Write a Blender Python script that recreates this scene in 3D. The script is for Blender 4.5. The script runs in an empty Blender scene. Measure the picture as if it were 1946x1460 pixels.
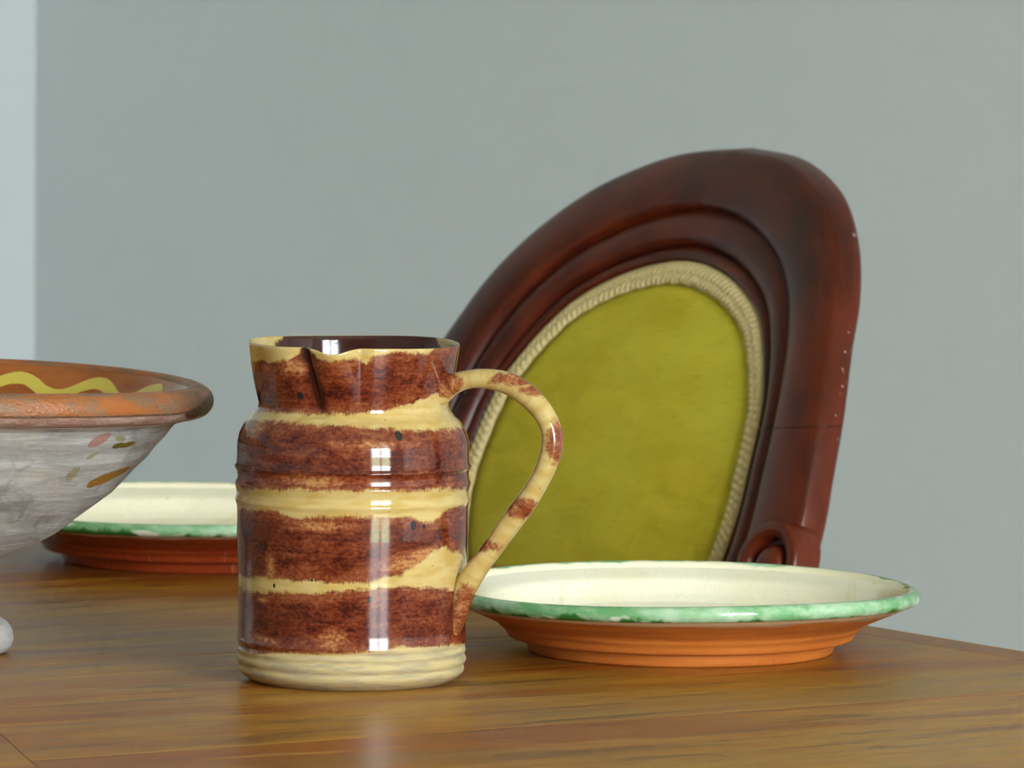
import bpy, bmesh, math, random
import numpy as np
from mathutils import Vector, Matrix
random.seed(7)

# ------------------------------------------------------------------ camera, sky, exposure
scene = bpy.context.scene
col = scene.collection
TOP = 0.75                       # table top height
CAM_H = 0.374                    # camera above table top
YAW = math.radians(32.5)         # room and table turned against the view axis
PITCH, ROLL = math.atan(0.07), 0.0094
cam = bpy.data.cameras.new('camera'); camo = bpy.data.objects.new('camera', cam); col.objects.link(camo)
cam.sensor_width = 36.0; cam.lens = 36.0 * 12000.0 / 1946.0
cam.clip_start = 0.05; cam.clip_end = 100
fwd = Vector((0, math.cos(PITCH), -math.sin(PITCH))); up0 = Vector((0, math.sin(PITCH), math.cos(PITCH))); r0 = Vector((1, 0, 0))
rgt = math.cos(ROLL) * r0 + math.sin(ROLL) * up0; upv = -math.sin(ROLL) * r0 + math.cos(ROLL) * up0
camo.matrix_world = Matrix(((rgt.x, upv.x, -fwd.x, 0), (rgt.y, upv.y, -fwd.y, 0), (rgt.z, upv.z, -fwd.z, TOP + CAM_H), (0, 0, 0, 1)))
cam.dof.use_dof = True; cam.dof.focus_distance = 3.17; cam.dof.aperture_fstop = 26.0
scene.camera = camo
scene.cycles.max_bounces = 7; scene.cycles.diffuse_bounces = 5; scene.cycles.glossy_bounces = 3; scene.cycles.caustics_reflective = False; scene.cycles.adaptive_threshold = 0.045; scene.cycles.adaptive_min_samples = 16

w = bpy.data.worlds.new('sky'); scene.world = w; w.use_nodes = True
bg = w.node_tree.nodes['Background']; bg.inputs[0].default_value = (0.91, 0.985, 1.04, 1); bg.inputs[1].default_value = 9.0

vs = scene.view_settings
vs.view_transform = 'Standard'; vs.look = 'None'; vs.gamma = 1.0; vs.use_curve_mapping = False
vs.exposure = 2.0

# room frame: a runs along the boards (to the right and away), s across them
def W(a, s, z=0.0):
    c, n = math.cos(YAW), math.sin(YAW)
    return Vector((a * c - s * n, a * n + s * c, z))
WIN_A0, WIN_A1, WIN_Z0, WIN_Z1 = 0.71, 2.04, 0.12, 2.30
RA0, RA1, RS0, RS1, RH = -2.6, 2.84, -1.0, 5.305, 2.75
pl = bpy.data.lights.new('window_portal', 'AREA'); plo = bpy.data.objects.new('window_portal', pl); col.objects.link(plo)
pl.shape = 'RECTANGLE'; pl.size = WIN_A1 - WIN_A0; pl.size_y = WIN_Z1 - WIN_Z0; pl.cycles.is_portal = True
plo.location = W((WIN_A0 + WIN_A1) / 2, RS0 - 0.02, (WIN_Z0 + WIN_Z1) / 2)
plo.rotation_euler = (math.radians(90), 0, YAW)

# ------------------------------------------------------------------ helpers
def srgb(r, g, b):
    def f(c):
        c /= 255.0
        return c / 12.92 if c <= 0.04045 else ((c + 0.055) / 1.055) ** 2.4
    return (f(r), f(g), f(b), 1.0)

class Mat:
    """small node-graph writer around one Principled BSDF"""
    def __init__(self, name):
        self.m = bpy.data.materials.new(name); self.m.use_nodes = True
        self.t = self.m.node_tree; self.n = self.t.nodes; self.b = self.n['Principled BSDF']
    def link(self, a, b): self.t.links.new(a, b)
    def put(self, sock, v):
        if isinstance(v, bpy.types.NodeSocket): self.link(v, sock)
        else: sock.default_value = v
    def set(self, **k):
        names = {'color': 'Base Color', 'rough': 'Roughness', 'ior': 'IOR', 'coat': 'Coat Weight', 'coat_rough': 'Coat Roughness', 'sheen': 'Sheen Weight',
                 'spec': 'Specular IOR Level', 'normal': 'Normal', 'sss': 'Subsurface Weight'}
        for a, v in k.items(): self.put(self.b.inputs[names[a]], v)
    def obj(self):
        return self.n.new('ShaderNodeTexCoord').outputs['Object']
    def rnd(self):
        return self.n.new('ShaderNodeObjectInfo').outputs['Random']
    def attr(self, name, vec=False):
        a = self.n.new('ShaderNodeAttribute'); a.attribute_name = name
        return a.outputs['Vector' if vec else 'Fac']
    def scale(self, v, s, off=None):
        m = self.n.new('ShaderNodeMapping'); self.put(m.inputs['Vector'], v); m.inputs['Scale'].default_value = s
        if off is not None: self.put(m.inputs['Location'], off)
        return m.outputs[0]
    def noise(self, v, scale=5, detail=4, rough=0.55, dist=0.0):
        n = self.n.new('ShaderNodeTexNoise'); self.put(n.inputs['Vector'], v)
        n.inputs['Scale'].default_value = scale; n.inputs['Detail'].default_value = detail; n.inputs['Roughness'].default_value = rough; n.inputs['Distortion'].default_value = dist
        return n.outputs['Fac']
    def voro(self, v, scale=5, feature='F1', out='Distance'):
        n = self.n.new('ShaderNodeTexVoronoi'); n.feature = feature; self.put(n.inputs['Vector'], v); n.inputs['Scale'].default_value = scale
        return n.outputs[out]
    def math(self, op, a, b=0.0, c=0.0, clamp=False):
        n = self.n.new('ShaderNodeMath'); n.operation = op; n.use_clamp = clamp
        self.put(n.inputs[0], a); self.put(n.inputs[1], b); self.put(n.inputs[2], c)
        return n.outputs[0]
    def ramp(self, f, lo, hi, a=0.0, b=1.0):
        n = self.n.new('ShaderNodeMapRange'); n.interpolation_type = 'SMOOTHSTEP'
        self.put(n.inputs['Value'], f); self.put(n.inputs['From Min'], lo); self.put(n.inputs['From Max'], hi)
        n.inputs['To Min'].default_value = a; n.inputs['To Max'].default_value = b
        return n.outputs['Result']
    def mix(self, f, a, b, mode='MIX'):
        n = self.n.new('ShaderNodeMix'); n.data_type = 'RGBA'; n.blend_type = mode; n.clamp_factor = True
        self.put(n.inputs['Factor'], f); self.put(n.inputs['A'], a); self.put(n.inputs['B'], b)
        return n.outputs['Result']
    def mixf(self, f, a, b):
        n = self.n.new('ShaderNodeMix'); n.data_type = 'FLOAT'
        self.put(n.inputs['Factor'], f); self.put(n.inputs['A'], a); self.put(n.inputs['B'], b)
        return n.outputs['Result']
    def bump(self, h, strength=0.3, dist=0.001, normal=None):
        n = self.n.new('ShaderNodeBump'); self.put(n.inputs['Height'], h); n.inputs['Strength'].default_value = strength; n.inputs['Distance'].default_value = dist
        if normal is not None: self.link(normal, n.inputs['Normal'])
        return n.outputs[0]

def tag(o, label=None, cat=None, group=None, kind=None):
    for k, v in (('label', label), ('category', cat), ('group', group), ('kind', kind)):
        if v: o[k] = v
    return o

def empty(name, loc, rz=0.0):
    o = bpy.data.objects.new(name, None); col.objects.link(o); o.location = loc; o.rotation_euler = (0, 0, rz)
    o.empty_display_size = 0.05
    return o

def mesh(name, verts, faces, mats, parent=None, smooth=True, attrs=None, midx=None, sharp=None):
    me = bpy.data.meshes.new(name)
    me.from_pydata([tuple(v) for v in verts], [], faces)
    for m in (mats if isinstance(mats, (list, tuple)) else [mats]): me.materials.append(m.m)
    if midx is not None: me.polygons.foreach_set('material_index', np.asarray(midx, dtype=np.int32))
    if attrs:
        for k, v in attrs.items():
            v = np.asarray(v, dtype=np.float32)
            if v.ndim == 1:
                at = me.attributes.new(k, 'FLOAT', 'POINT'); at.data.foreach_set('value', v)
            else:
                at = me.attributes.new(k, 'FLOAT_VECTOR', 'POINT'); at.data.foreach_set('vector', v.ravel())
    me.validate(); me.update()
    if smooth:
        me.polygons.foreach_set('use_smooth', np.ones(len(me.polygons), dtype=bool))
        if sharp: me.set_sharp_from_angle(angle=math.radians(sharp))
    o = bpy.data.objects.new(name, me); col.objects.link(o)
    if parent is not None: o.parent = parent
    return o

def grid_faces(nr, nc, wrap=True, flip=False):
    i = np.arange(nr - 1)[:, None]; j = np.arange(nc if wrap else nc - 1)[None, :]
    a = i * nc + j; b = i * nc + (j + 1) % nc; c = (i + 1) * nc + (j + 1) % nc; d = (i + 1) * nc + j
    q = np.stack([a, b, c, d] if not flip else [d, c, b, a], -1).reshape(-1, 4)
    return q.tolist()

def catmull(pts, n):
    """smooth open curve through pts, n samples"""
    p = np.asarray(pts, float)
    d = np.r_[0, np.cumsum(np.maximum(np.linalg.norm(np.diff(p, axis=0), axis=1), 1e-9) ** 0.5)]
    q = np.vstack([2 * p[0] - p[1], p, 2 * p[-1] - p[-2]]); dd = np.r_[2 * d[0] - d[1], d, 2 * d[-1] - d[-2]]
    t = np.linspace(0, d[-1], n); out = []
    for x in t:
        k = min(max(np.searchsorted(d, x, 'right') - 1, 0), len(p) - 2) + 1
        t0, t1, t2, t3 = dd[k - 1:k + 3]; P0, P1, P2, P3 = q[k - 1:k + 3]
        A1 = (t1 - x) / (t1 - t0) * P0 + (x - t0) / (t1 - t0) * P1
        A2 = (t2 - x) / (t2 - t1) * P1 + (x - t1) / (t2 - t1) * P2
        A3 = (t3 - x) / (t3 - t2) * P2 + (x - t2) / (t3 - t2) * P3
        B1 = (t2 - x) / (t2 - t0) * A1 + (x - t0) / (t2 - t0) * A2
        B2 = (t3 - x) / (t3 - t1) * A2 + (x - t1) / (t3 - t1) * A3
        out.append((t2 - x) / (t2 - t1) * B1 + (x - t1) / (t2 - t1) * B2)
    return np.array(out)

def resample(pts, step):
    """polyline resampled at an even step"""
    p = np.asarray(pts, float); d = np.r_[0, np.cumsum(np.linalg.norm(np.diff(p, axis=0), axis=1))]
    n = max(2, int(round(d[-1] / step)) + 1); t = np.linspace(0, d[-1], n)
    return np.stack([np.interp(t, d, p[:, k]) for k in range(p.shape[1])], 1)

def box_geo(x0, x1, y0, y1, z0, z1):
    v = [(x0, y0, z0), (x1, y0, z0), (x1, y1, z0), (x0, y1, z0), (x0, y0, z1), (x1, y0, z1), (x1, y1, z1), (x0, y1, z1)]
    f = [(0, 3, 2, 1), (4, 5, 6, 7), (0, 1, 5, 4), (1, 2, 6, 5), (2, 3, 7, 6), (3, 0, 4, 7)]
    return v, f

def prism(poly, z0, z1, ch):
    """vertical prism over a convex polygon, chamfered along the top edge"""
    p = [Vector(q) for q in poly]; n = len(p); c = sum(p, Vector((0, 0))) / n
    def inset(d):
        out = []
        for i in range(n):
            e0 = (p[i] - p[i - 1]).normalized(); e1 = (p[(i + 1) % n] - p[i]).normalized()
            n0 = Vector((-e0.y, e0.x)); n1 = Vector((-e1.y, e1.x))
            out.append(p[i] + (n0 + n1) * (d / (1 + n0.dot(n1))))
        return out
    q = inset(ch)
    v = [(*a, z0) for a in p] + [(*a, z1 - ch) for a in p] + [(*a, z1) for a in q]
    f = [tuple(reversed(range(n))), tuple(range(2 * n, 3 * n))]
    for r in (0, n):
        for i in range(n):
            j = (i + 1) % n
            f.append((r + i, r + j, r + n + j, r + n + i))
    return v, f

# ------------------------------------------------------------------ materials of the room
def paint(name, c, bumpy=0.0):
    m = Mat(name); o = m.obj()
    m.set(color=m.mix(m.noise(o, bumpy, 1), srgb(*[x * 0.99 for x in c]), srgb(*c)) if bumpy else srgb(*c), rough=0.8, spec=0.2)
    return m
M_wall = paint('grey_wall_paint', (222, 228, 231), 1.4)
M_ceil = paint('white_ceiling_paint', (236, 236, 232))
M_white = paint('white_window_paint', (235, 235, 230))
M_floor = Mat('oak_floor'); _o = M_floor.obj()
M_floor.set(color=M_floor.mix(M_floor.noise(M_floor.scale(_o, (2, 26, 2)), 2.0, 2), srgb(182, 166, 148), srgb(200, 186, 168)), rough=0.5)
M_lawn = Mat('lawn'); M_lawn.set(color=M_lawn.mix(M_lawn.noise(M_lawn.obj(), 6, 2), srgb(112, 120, 82), srgb(158, 162, 120)), rough=0.9)

# ------------------------------------------------------------------ the room
room = None
def wall(name, a0, a1, s0, s1, z0, z1, m):
    v, f = box_geo(a0, a1, s0, s1, z0, z1)
    o = mesh(name, v, f, m, smooth=False); o.rotation_euler = (0, 0, YAW)
    return tag(o, kind='structure')
T = 0.2
fl = wall('floor', RA0 - T, RA1 + T, RS0 - T, RS1 + T, -0.1, 0, M_floor)
wall('ceiling', RA0 - T, RA1 + T, RS0 - T, RS1 + T, RH, RH + 0.1, M_ceil)
wall('wall_back', RA1, RA1 + T, RS0 - T, RS1 + T, 0, RH, M_wall)
wall('wall_left', RA0 - T, RA1, RS1, RS1 + T, 0, RH, M_wall)
wall('wall_right', RA0 - T, RA0, RS0 - T, RS1, 0, RH, M_wall)
# wall with the tall window, one mesh of four blocks around the opening
vv, ff = [], []
for a0, a1, z0, z1 in ((RA0, WIN_A0, 0, RH), (WIN_A1, RA1, 0, RH), (WIN_A0, WIN_A1, 0, WIN_Z0), (WIN_A0, WIN_A1, WIN_Z1, RH)):
    v, f = box_geo(a0, a1, RS0 - T, RS0, z0, z1)
    ff += [tuple(i + len(vv) for i in q) for q in f]; vv += v
o = mesh('wall_front', vv, ff, M_wall, smooth=False); o.rotation_euler = (0, 0, YAW); tag(o, kind='structure')
wn = empty('window_1', (0, 0, 0), YAW); tag(wn, kind='structure')
def wbar(name, a0, a1, z0, z1, s0=RS0 - 0.12, s1=RS0 - 0.06):
    v, f = box_geo(a0, a1, s0, s1, z0, z1); return mesh(name, v, f, M_white, wn, smooth=False)
wbar('window_frame', WIN_A0, WIN_A0 + 0.06, WIN_Z0, WIN_Z1); wbar('window_frame', WIN_A1 - 0.06, WIN_A1, WIN_Z0, WIN_Z1)
wbar('window_frame', WIN_A0, WIN_A1, WIN_Z1 - 0.06, WIN_Z1); wbar('window_frame', WIN_A0, WIN_A1, WIN_Z0, WIN_Z0 + 0.14)
am = (WIN_A0 + WIN_A1) / 2
wbar('mullion', am - 0.055, am + 0.055, WIN_Z0, WIN_Z1)
for z in (0.72, 1.22, 1.74): wbar('glazing_bar', WIN_A0, WIN_A1, z - 0.014, z + 0.014, RS0 - 0.11, RS0 - 0.08)
v, f = box_geo(-14, 16, -22, RS0 - T, -0.3, -0.12)
o = mesh('lawn', v, f, M_lawn, smooth=False); o.rotation_euler = (0, 0, YAW); tag(o, kind='structure')

# ------------------------------------------------------------------ table
def wood_table(name):
    m = Mat(name); o = m.obj(); r = m.rnd()
    cv = m.n.new('ShaderNodeCombineXYZ'); m.link(m.math('MULTIPLY', r, 17.0), cv.inputs[0]); m.link(m.math('MULTIPLY', r, 5.0), cv.inputs[1])
    p = m.scale(o, (1, 1, 1), cv.outputs[0])
    big = m.noise(m.scale(p, (1.3, 8.0, 8.0)), 1.7, 4, 0.6, 1.2)
    mid = m.noise(m.scale(p, (3.2, 30.0, 30.0)), 2.0, 5, 0.66, 1.0)
    fine = m.noise(m.scale(p, (14.0, 260.0, 260.0)), 3.0, 3, 0.6)
    tone = m.noise(m.scale(p, (2.2, 6.0, 6.0)), 1.3, 3, 0.6, 0.8)
    c = m.mix(m.ramp(big, 0.36, 0.64), srgb(158, 88, 22), srgb(182, 132, 44))
    c = m.mix(m.math('MULTIPLY', m.ramp(mid, 0.52, 0.70), 0.65), c, srgb(210, 156, 66))
    c = m.mix(m.math('MULTIPLY', m.ramp(mid, 0.48, 0.32), 0.75), c, srgb(98, 58, 28))
    c = m.mix(m.math('MULTIPLY', m.ramp(fine, 0.46, 0.66), 0.40), c, srgb(92, 56, 26))
    c = m.mix(m.math('MULTIPLY', m.ramp(tone, 0.50, 0.68), 0.45), c, srgb(122, 100, 54))
    # dark splits along the grain and a few crumbs of dust
    sp = m.noise(m.scale(p, (5.0, 150.0, 150.0)), 1.0, 2, 0.5)
    c = m.mix(m.math('MULTIPLY', m.ramp(sp, 0.69, 0.73), 0.75), c, srgb(34, 24, 16))
    du = m.voro(m.scale(p, (1.0, 1.0, 1.0)), 210); pick = m.noise(p, 90, 2)
    dust = m.math('MULTIPLY', m.ramp(du, 0.15, 0.09), m.ramp(pick, 0.60, 0.62))
    c = m.mix(m.math('MULTIPLY', dust, 0.8), c, srgb(214, 196, 160))
    rough = m.ramp(mid, 0.25, 0.75, 0.30, 0.40)
    m.set(color=c, rough=rough, ior=1.47, normal=m.bump(m.math('ADD', m.math('MULTIPLY', fine, 0.6), m.math('MULTIPLY', mid, 0.8)), 0.12, 0.0012), spec=0.27)
    return m
M_table = wood_table('worn_brown_table_wood')
TA0, TA1, TS0, TS1 = -0.05, 2.028, 2.15, 3.76
EB = 0.028                                            # width of the end board
tb = empty('dining_table', (0, 0, 0), YAW)
tag(tb, 'brown plank dining table with a narrow end board, carrying the pottery', 'table')
TH = 0.028
joints = [TS0, 2.36, 2.527, 2.705, 2.862, 3.06, 3.272, 3.50, TS1]
g = 0.0002
def crack_a(s): return 1.3846 + 0.367 * (s - 2.618)
for i in range(len(joints) - 1):
    s0, s1 = joints[i] + g, joints[i + 1] - g
    a0, a1 = TA0 + EB + g, TA1 - EB - g
    pieces = [[(a0, s0), (a1, s0), (a1, s1), (a0, s1)]]
    if i < 3:                                          # these boards are pieced: a slanting butt joint near the left edge of view
        c0, c1 = crack_a(s0), crack_a(s1)
        pieces = [[(a0, s0), (c0 - g, s0), (c1 - g, s1), (a0, s1)], [(c0 + g, s0), (a1, s0), (a1, s1), (c1 + g, s1)]]
    for q in pieces:
        v, f = prism(q, TOP - TH, TOP - random.choice((0, 0, 0.00005)), 0.00006)
        mesh('plank', v, f, M_table, tb, smooth=False)
def end_board(a0, a1):
    # long axis across the planks, built along x so that the grain follows it
    v, f = prism([(TS0, -a1), (TS1, -a1), (TS1, -a0), (TS0, -a0)], TOP - TH, TOP - 0.0001, 0.0012)
    o = mesh('end_board', v, f, M_table, tb, smooth=False); o.rotation_euler = (0, 0, math.pi / 2)
    return o
end_board(TA1 - EB, TA1); end_board(TA0, TA0 + EB)
def tbox(name, a0, a1, s0, s1, z0, z1):
    v, f = prism([(a0, s0), (a1, s0), (a1, s1), (a0, s1)], z0, z1, 0.002); return mesh(name, v, f, M_table, tb, smooth=False)
ap0, ap1 = TOP - TH - 0.095, TOP - TH - 0.0005
for s in (TS0 + 0.07, TS1 - 0.095): tbox('apron', TA0 + 0.13, TA1 - 0.13, s, s + 0.025, ap0, ap1)
for a in (TA0 + 0.07, TA1 - 0.095): tbox('apron', a, a + 0.025, TS0 + 0.13, TS1 - 0.13, ap0, ap1)
def leg_geo(r_top, r_bot, h, n=4):
    v = []; f = []
    lv = [(0.0, r_bot), (h - 0.12, r_top), (h, r_top)]
    for z, r in lv: v += [(-r, -r, z), (r, -r, z), (r, r, z), (-r, r, z)]
    for k in range(2):
        for i in range(4): f.append((4 * k + i, 4 * k + (i + 1) % 4, 4 * k + 4 + (i + 1) % 4, 4 * k + 4 + i))
    f += [(3, 2, 1, 0), (8, 9, 10, 11)]
    return v, f
for a in (TA0 + 0.085, TA1 - 0.085):
    for s in (TS0 + 0.085, TS1 - 0.085):
        v, f = leg_geo(0.042, 0.026, TOP - TH - 0.0006); o = mesh('leg', v, f, M_table, tb, smooth=False); o.location = (a, s, 0)

# ------------------------------------------------------------------ jug
JP = 3748.0                                            # drawing units per metre for the jug profile
JUG_LOC = (-0.0801, 3.1832, TOP)
jug_face = -math.atan2(-0.0801, 3.1832)                # local -y looks along the view axis
prof = [(1292.4, 183), (1291, 186.5), (1287, 195), (1281, 205), (1275, 211.5), (1271, 214), (1267, 214.6), (1262.5, 213.6), (1259, 213.6), (1255, 216.5), (1250, 218.3),
        (1245.5, 217.5), (1241, 214.8), (1237, 215.4), (1232, 217.3), (1227, 216.0), (1222.5, 215.0), (1219, 217.2), (1213, 218.6), (1206, 217.4), (1190, 216.4), (1157, 216.5), (1120, 216.8),
        (1083, 217.0), (1045, 218.2), (1009, 219.4), (985, 219.4), (965, 219.6), (956, 220.2), (947, 223.2), (939, 220.8), (931, 220.2), (922, 222.6), (914, 224.8), (906, 221.4), (898, 220.6), (890, 221.6), (883, 226.0),
        (877, 222.4), (868, 221.6), (850, 221.6), (836, 220.4), (824, 217.6), (812, 212.0), (802, 206.2), (793, 199.0), (786, 191.0), (779, 185.0), (772, 181.2), (765, 180.4),
        (750, 183.6), (725, 189.2), (704, 193.4), (684, 196.6), (668, 199.0), (656, 200.6), (651, 201.2), (648.6, 200.6), (647.6, 198.6), (648.8, 196.6), (654, 194.6), (668, 192), (704, 186),
        (750, 177), (768, 173.5), (780, 176), (795, 188), (812, 203), (840, 212), (900, 213), (1000, 211), (1150, 209), (1230, 208), (1255, 200), (1262, 180), (1264, 120), (1264, 2)]
rows = resample(np.array([(r, y) for y, r in prof]), 2.1)
NPH = 860
ph = np.linspace(-math.pi, math.pi, NPH, endpoint=False)   # 0 towards the camera, + to the right
zc = (1292.4 - rows[:, 1]) / JP; rc = rows[:, 0] / JP
n_out = int(np.argmax(rows[:, 1] <= 648.4))                 # rim crest separates the outer from the inner wall
R = np.repeat(rc[:, None], NPH, 1); Z = np.repeat(zc[:, None], NPH, 1); PH = np.repeat(ph[None, :], len(rc), 0)
Y = np.repeat(rows[:, 1][:, None], NPH, 1)
def gauss(x, m, s): return np.exp(-((x - m) / s) ** 2)
deg = np.degrees(PH)
# the wall is thrown by hand: slight wobble of rings
R *= 1 + 0.0022 * np.sin(PH * 2 + 0.7) * np.clip((1240 - Y) / 500, 0, 1) + 0.0012 * np.sin(PH * 3 + Z * 60)
# pinched spout: pushed out in the middle, a fold on each side, rim dipping
up_k = np.clip((782 - Y) / (782 - 650), 0, 1)
fold_l = -29 + 10.0 * (1 - up_k); fold_r = 3.5 + 1.5 * (1 - up_k)
spout = (7.0 * gauss(deg, -11.5, 9.0) * up_k ** 1.3 - 7.5 * gauss(deg, fold_l, np.where(deg < fold_l, 9.5, 3.6)) * up_k ** 0.45 * (up_k > 0) - 2.6 * gauss(deg, fold_r, 4.0) * up_k ** 0.8) / JP * 2.2
R += spout
Z -= (11.0 / JP) * gauss(deg, -11.0, 8.5) * np.clip((690 - Y) / 40, 0, 1) ** 1.4
Z -= (3.0 / JP) * gauss(deg, 40, 60) * np.clip((690 - Y) / 40, 0, 1)
Z += (1.5 / JP) * np.sin(PH * 3 + 1) * np.clip((690 - Y) / 40, 0, 1)
RINGW = (1.3 / JP) * np.sin(PH + 0.9) * gauss(Y, 900, 60) ; Z += RINGW
V = np.stack([R * np.sin(PH), -R * np.cos(PH), Z], -1).reshape(-1, 3)

def trace(pts):
    """boundary read off the front of the jug: (x, y) in drawing units -> height in metres over the angle"""
    xs = np.array([p[0] for p in pts], float); ys = np.array([p[1] for p in pts], float)
    pr = np.array(prof[:60]); o = np.argsort(pr[:, 0]); rr = np.interp(ys, pr[o, 0], pr[o, 1])
    sn = np.clip((xs - 667.5) / rr, -0.995, 0.995); a = np.arcsin(sn)
    yy = ys - (ys + 110) / 12000 * rr * np.cos(a) - ROLL * (xs - 667.5)
    z = (1292.4 - yy) / JP
    a = np.r_[a, a[-1] + 0.8, math.pi, ]; z = np.r_[z, z[-1] + 0.0015, 0.5 * (z[0] + z[-1]) - 0.001]
    return np.interp(ph, a, z, period=2 * math.pi)
b0t = trace([(468, 684), (479, 684), (510, 685), (545, 684), (560, 668), (566, 648), (578, 644), (588, 668), (602, 678), (615, 684), (645, 684), (677, 679), (690, 690), (702, 679), (738, 669), (788, 667), (808, 671), (825, 655), (849, 652), (864, 652)])
b0b = trace([(487, 779), (520, 783), (553, 785), (615, 788), (677, 785), (726, 780), (775, 765), (812, 751), (835, 742), (848, 740)])
b1t = trace([(465, 797), (479, 797), (529, 800), (603, 807), (677, 810), (751, 817), (800, 818), (849, 817), (874, 809)])
b1b = trace([(449, 921), (479, 928), (553, 928), (652, 931), (751, 933), (825, 929), (886, 931)])
b2t = trace([(450, 962), (479, 970), (500, 966), (529, 970), (548, 980), (566, 984), (603, 982), (652, 982), (751, 982), (785, 985), (800, 994), (818, 992), (825, 984), (849, 966), (886, 955)])
b2b = trace([(452, 1083), (467, 1098), (504, 1097), (578, 1102), (664, 1108), (715, 1104), (735, 1092), (760, 1094), (790, 1070), (806, 1060), (822, 1044), (837, 1040), (869, 1052), (884, 1068)])
b3t = trace([(454, 1113), (479, 1124), (529, 1124), (603, 1128), (652, 1123), (726, 1115), (800, 1117), (837, 1120), (884, 1120)])
b3b = trace([(455, 1231), (484, 1242), (541, 1240), (627, 1244), (726, 1236), (751, 1230), (886, 1221)])
def inside(top, bot): return np.minimum(top[None, :] - Z, Z - bot[None, :])
slip = np.maximum.reduce([inside(b0t, b0b), inside(b1t, b1b), inside(b2t, b2b), inside(b3t, b3b)])
inner = np.arange(len(rc))[:, None] > n_out
slip = np.where(inner, np.where(Z > 0.165, np.clip((np.abs(deg + 4) - 128) * 0.00045 + (0.1700 - Z) * 0.8, -0.006, 0.006), 0.004), slip)
bare = np.where(inner, -0.01, b3b[None, :] - Z - 0.0006)
# a paler, rubbed patch inside each brown band, and small dark flecks in the glaze
def px2(x, y):
    pr = np.array(prof[:60]); o = np.argsort(pr[:, 0]); r = np.interp(y, pr[o, 0], pr[o, 1]); a = math.asin((x - 667.5) / r)
    return a, (1292.4 - (y - (y + 110) / 12000 * r * math.cos(a) - ROLL * (x - 667.5))) / JP, r / JP
def blob(x, y, rx, ry):
    a, z, r = px2(x, y); d = (PH - a) * r * JP
    return 1.0 - np.sqrt((d / rx) ** 2 + ((Z - z) * JP / ry) ** 2)
fleck = np.maximum.reduce([blob(x, y, rx, ry) for x, y, rx, ry in ((755, 828, 9, 10), (781, 998, 7, 11), (801, 1000, 4, 5), (832, 1021, 4, 8), (568, 751, 7, 8), (701, 1139, 5, 7), (593, 1102, 3, 3), (799, 1034, 3, 3), (522, 1112, 3, 5), (863, 1022, 2, 4))])
fleck = np.where(inner, -1, np.maximum(fleck, -1))
pale = np.maximum.reduce([blob(*q) for q in ((590, 912, 95, 14), (515, 1070, 16, 45), (760, 1072, 60, 26), (800, 1058, 60, 25), (630, 1215, 40, 26), (500, 1215, 60, 10), (500, 1140, 26, 10), (840, 1075, 40, 30), (600, 1000, 90, 14), (560, 700, 60, 20), (700, 845, 120, 12), (480, 815, 40, 20))])
pale = np.clip(pale, 0, 1) - 1.1 * gauss(deg, fold_l + 1.5, 3.6) * (up_k > 0.02) * np.clip(up_k * 4, 0, 1)
pale = np.where(inner, -0.9, pale)
pz = np.stack([PH * 0.0585, Z, R * 0], -1).reshape(-1, 3)

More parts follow.
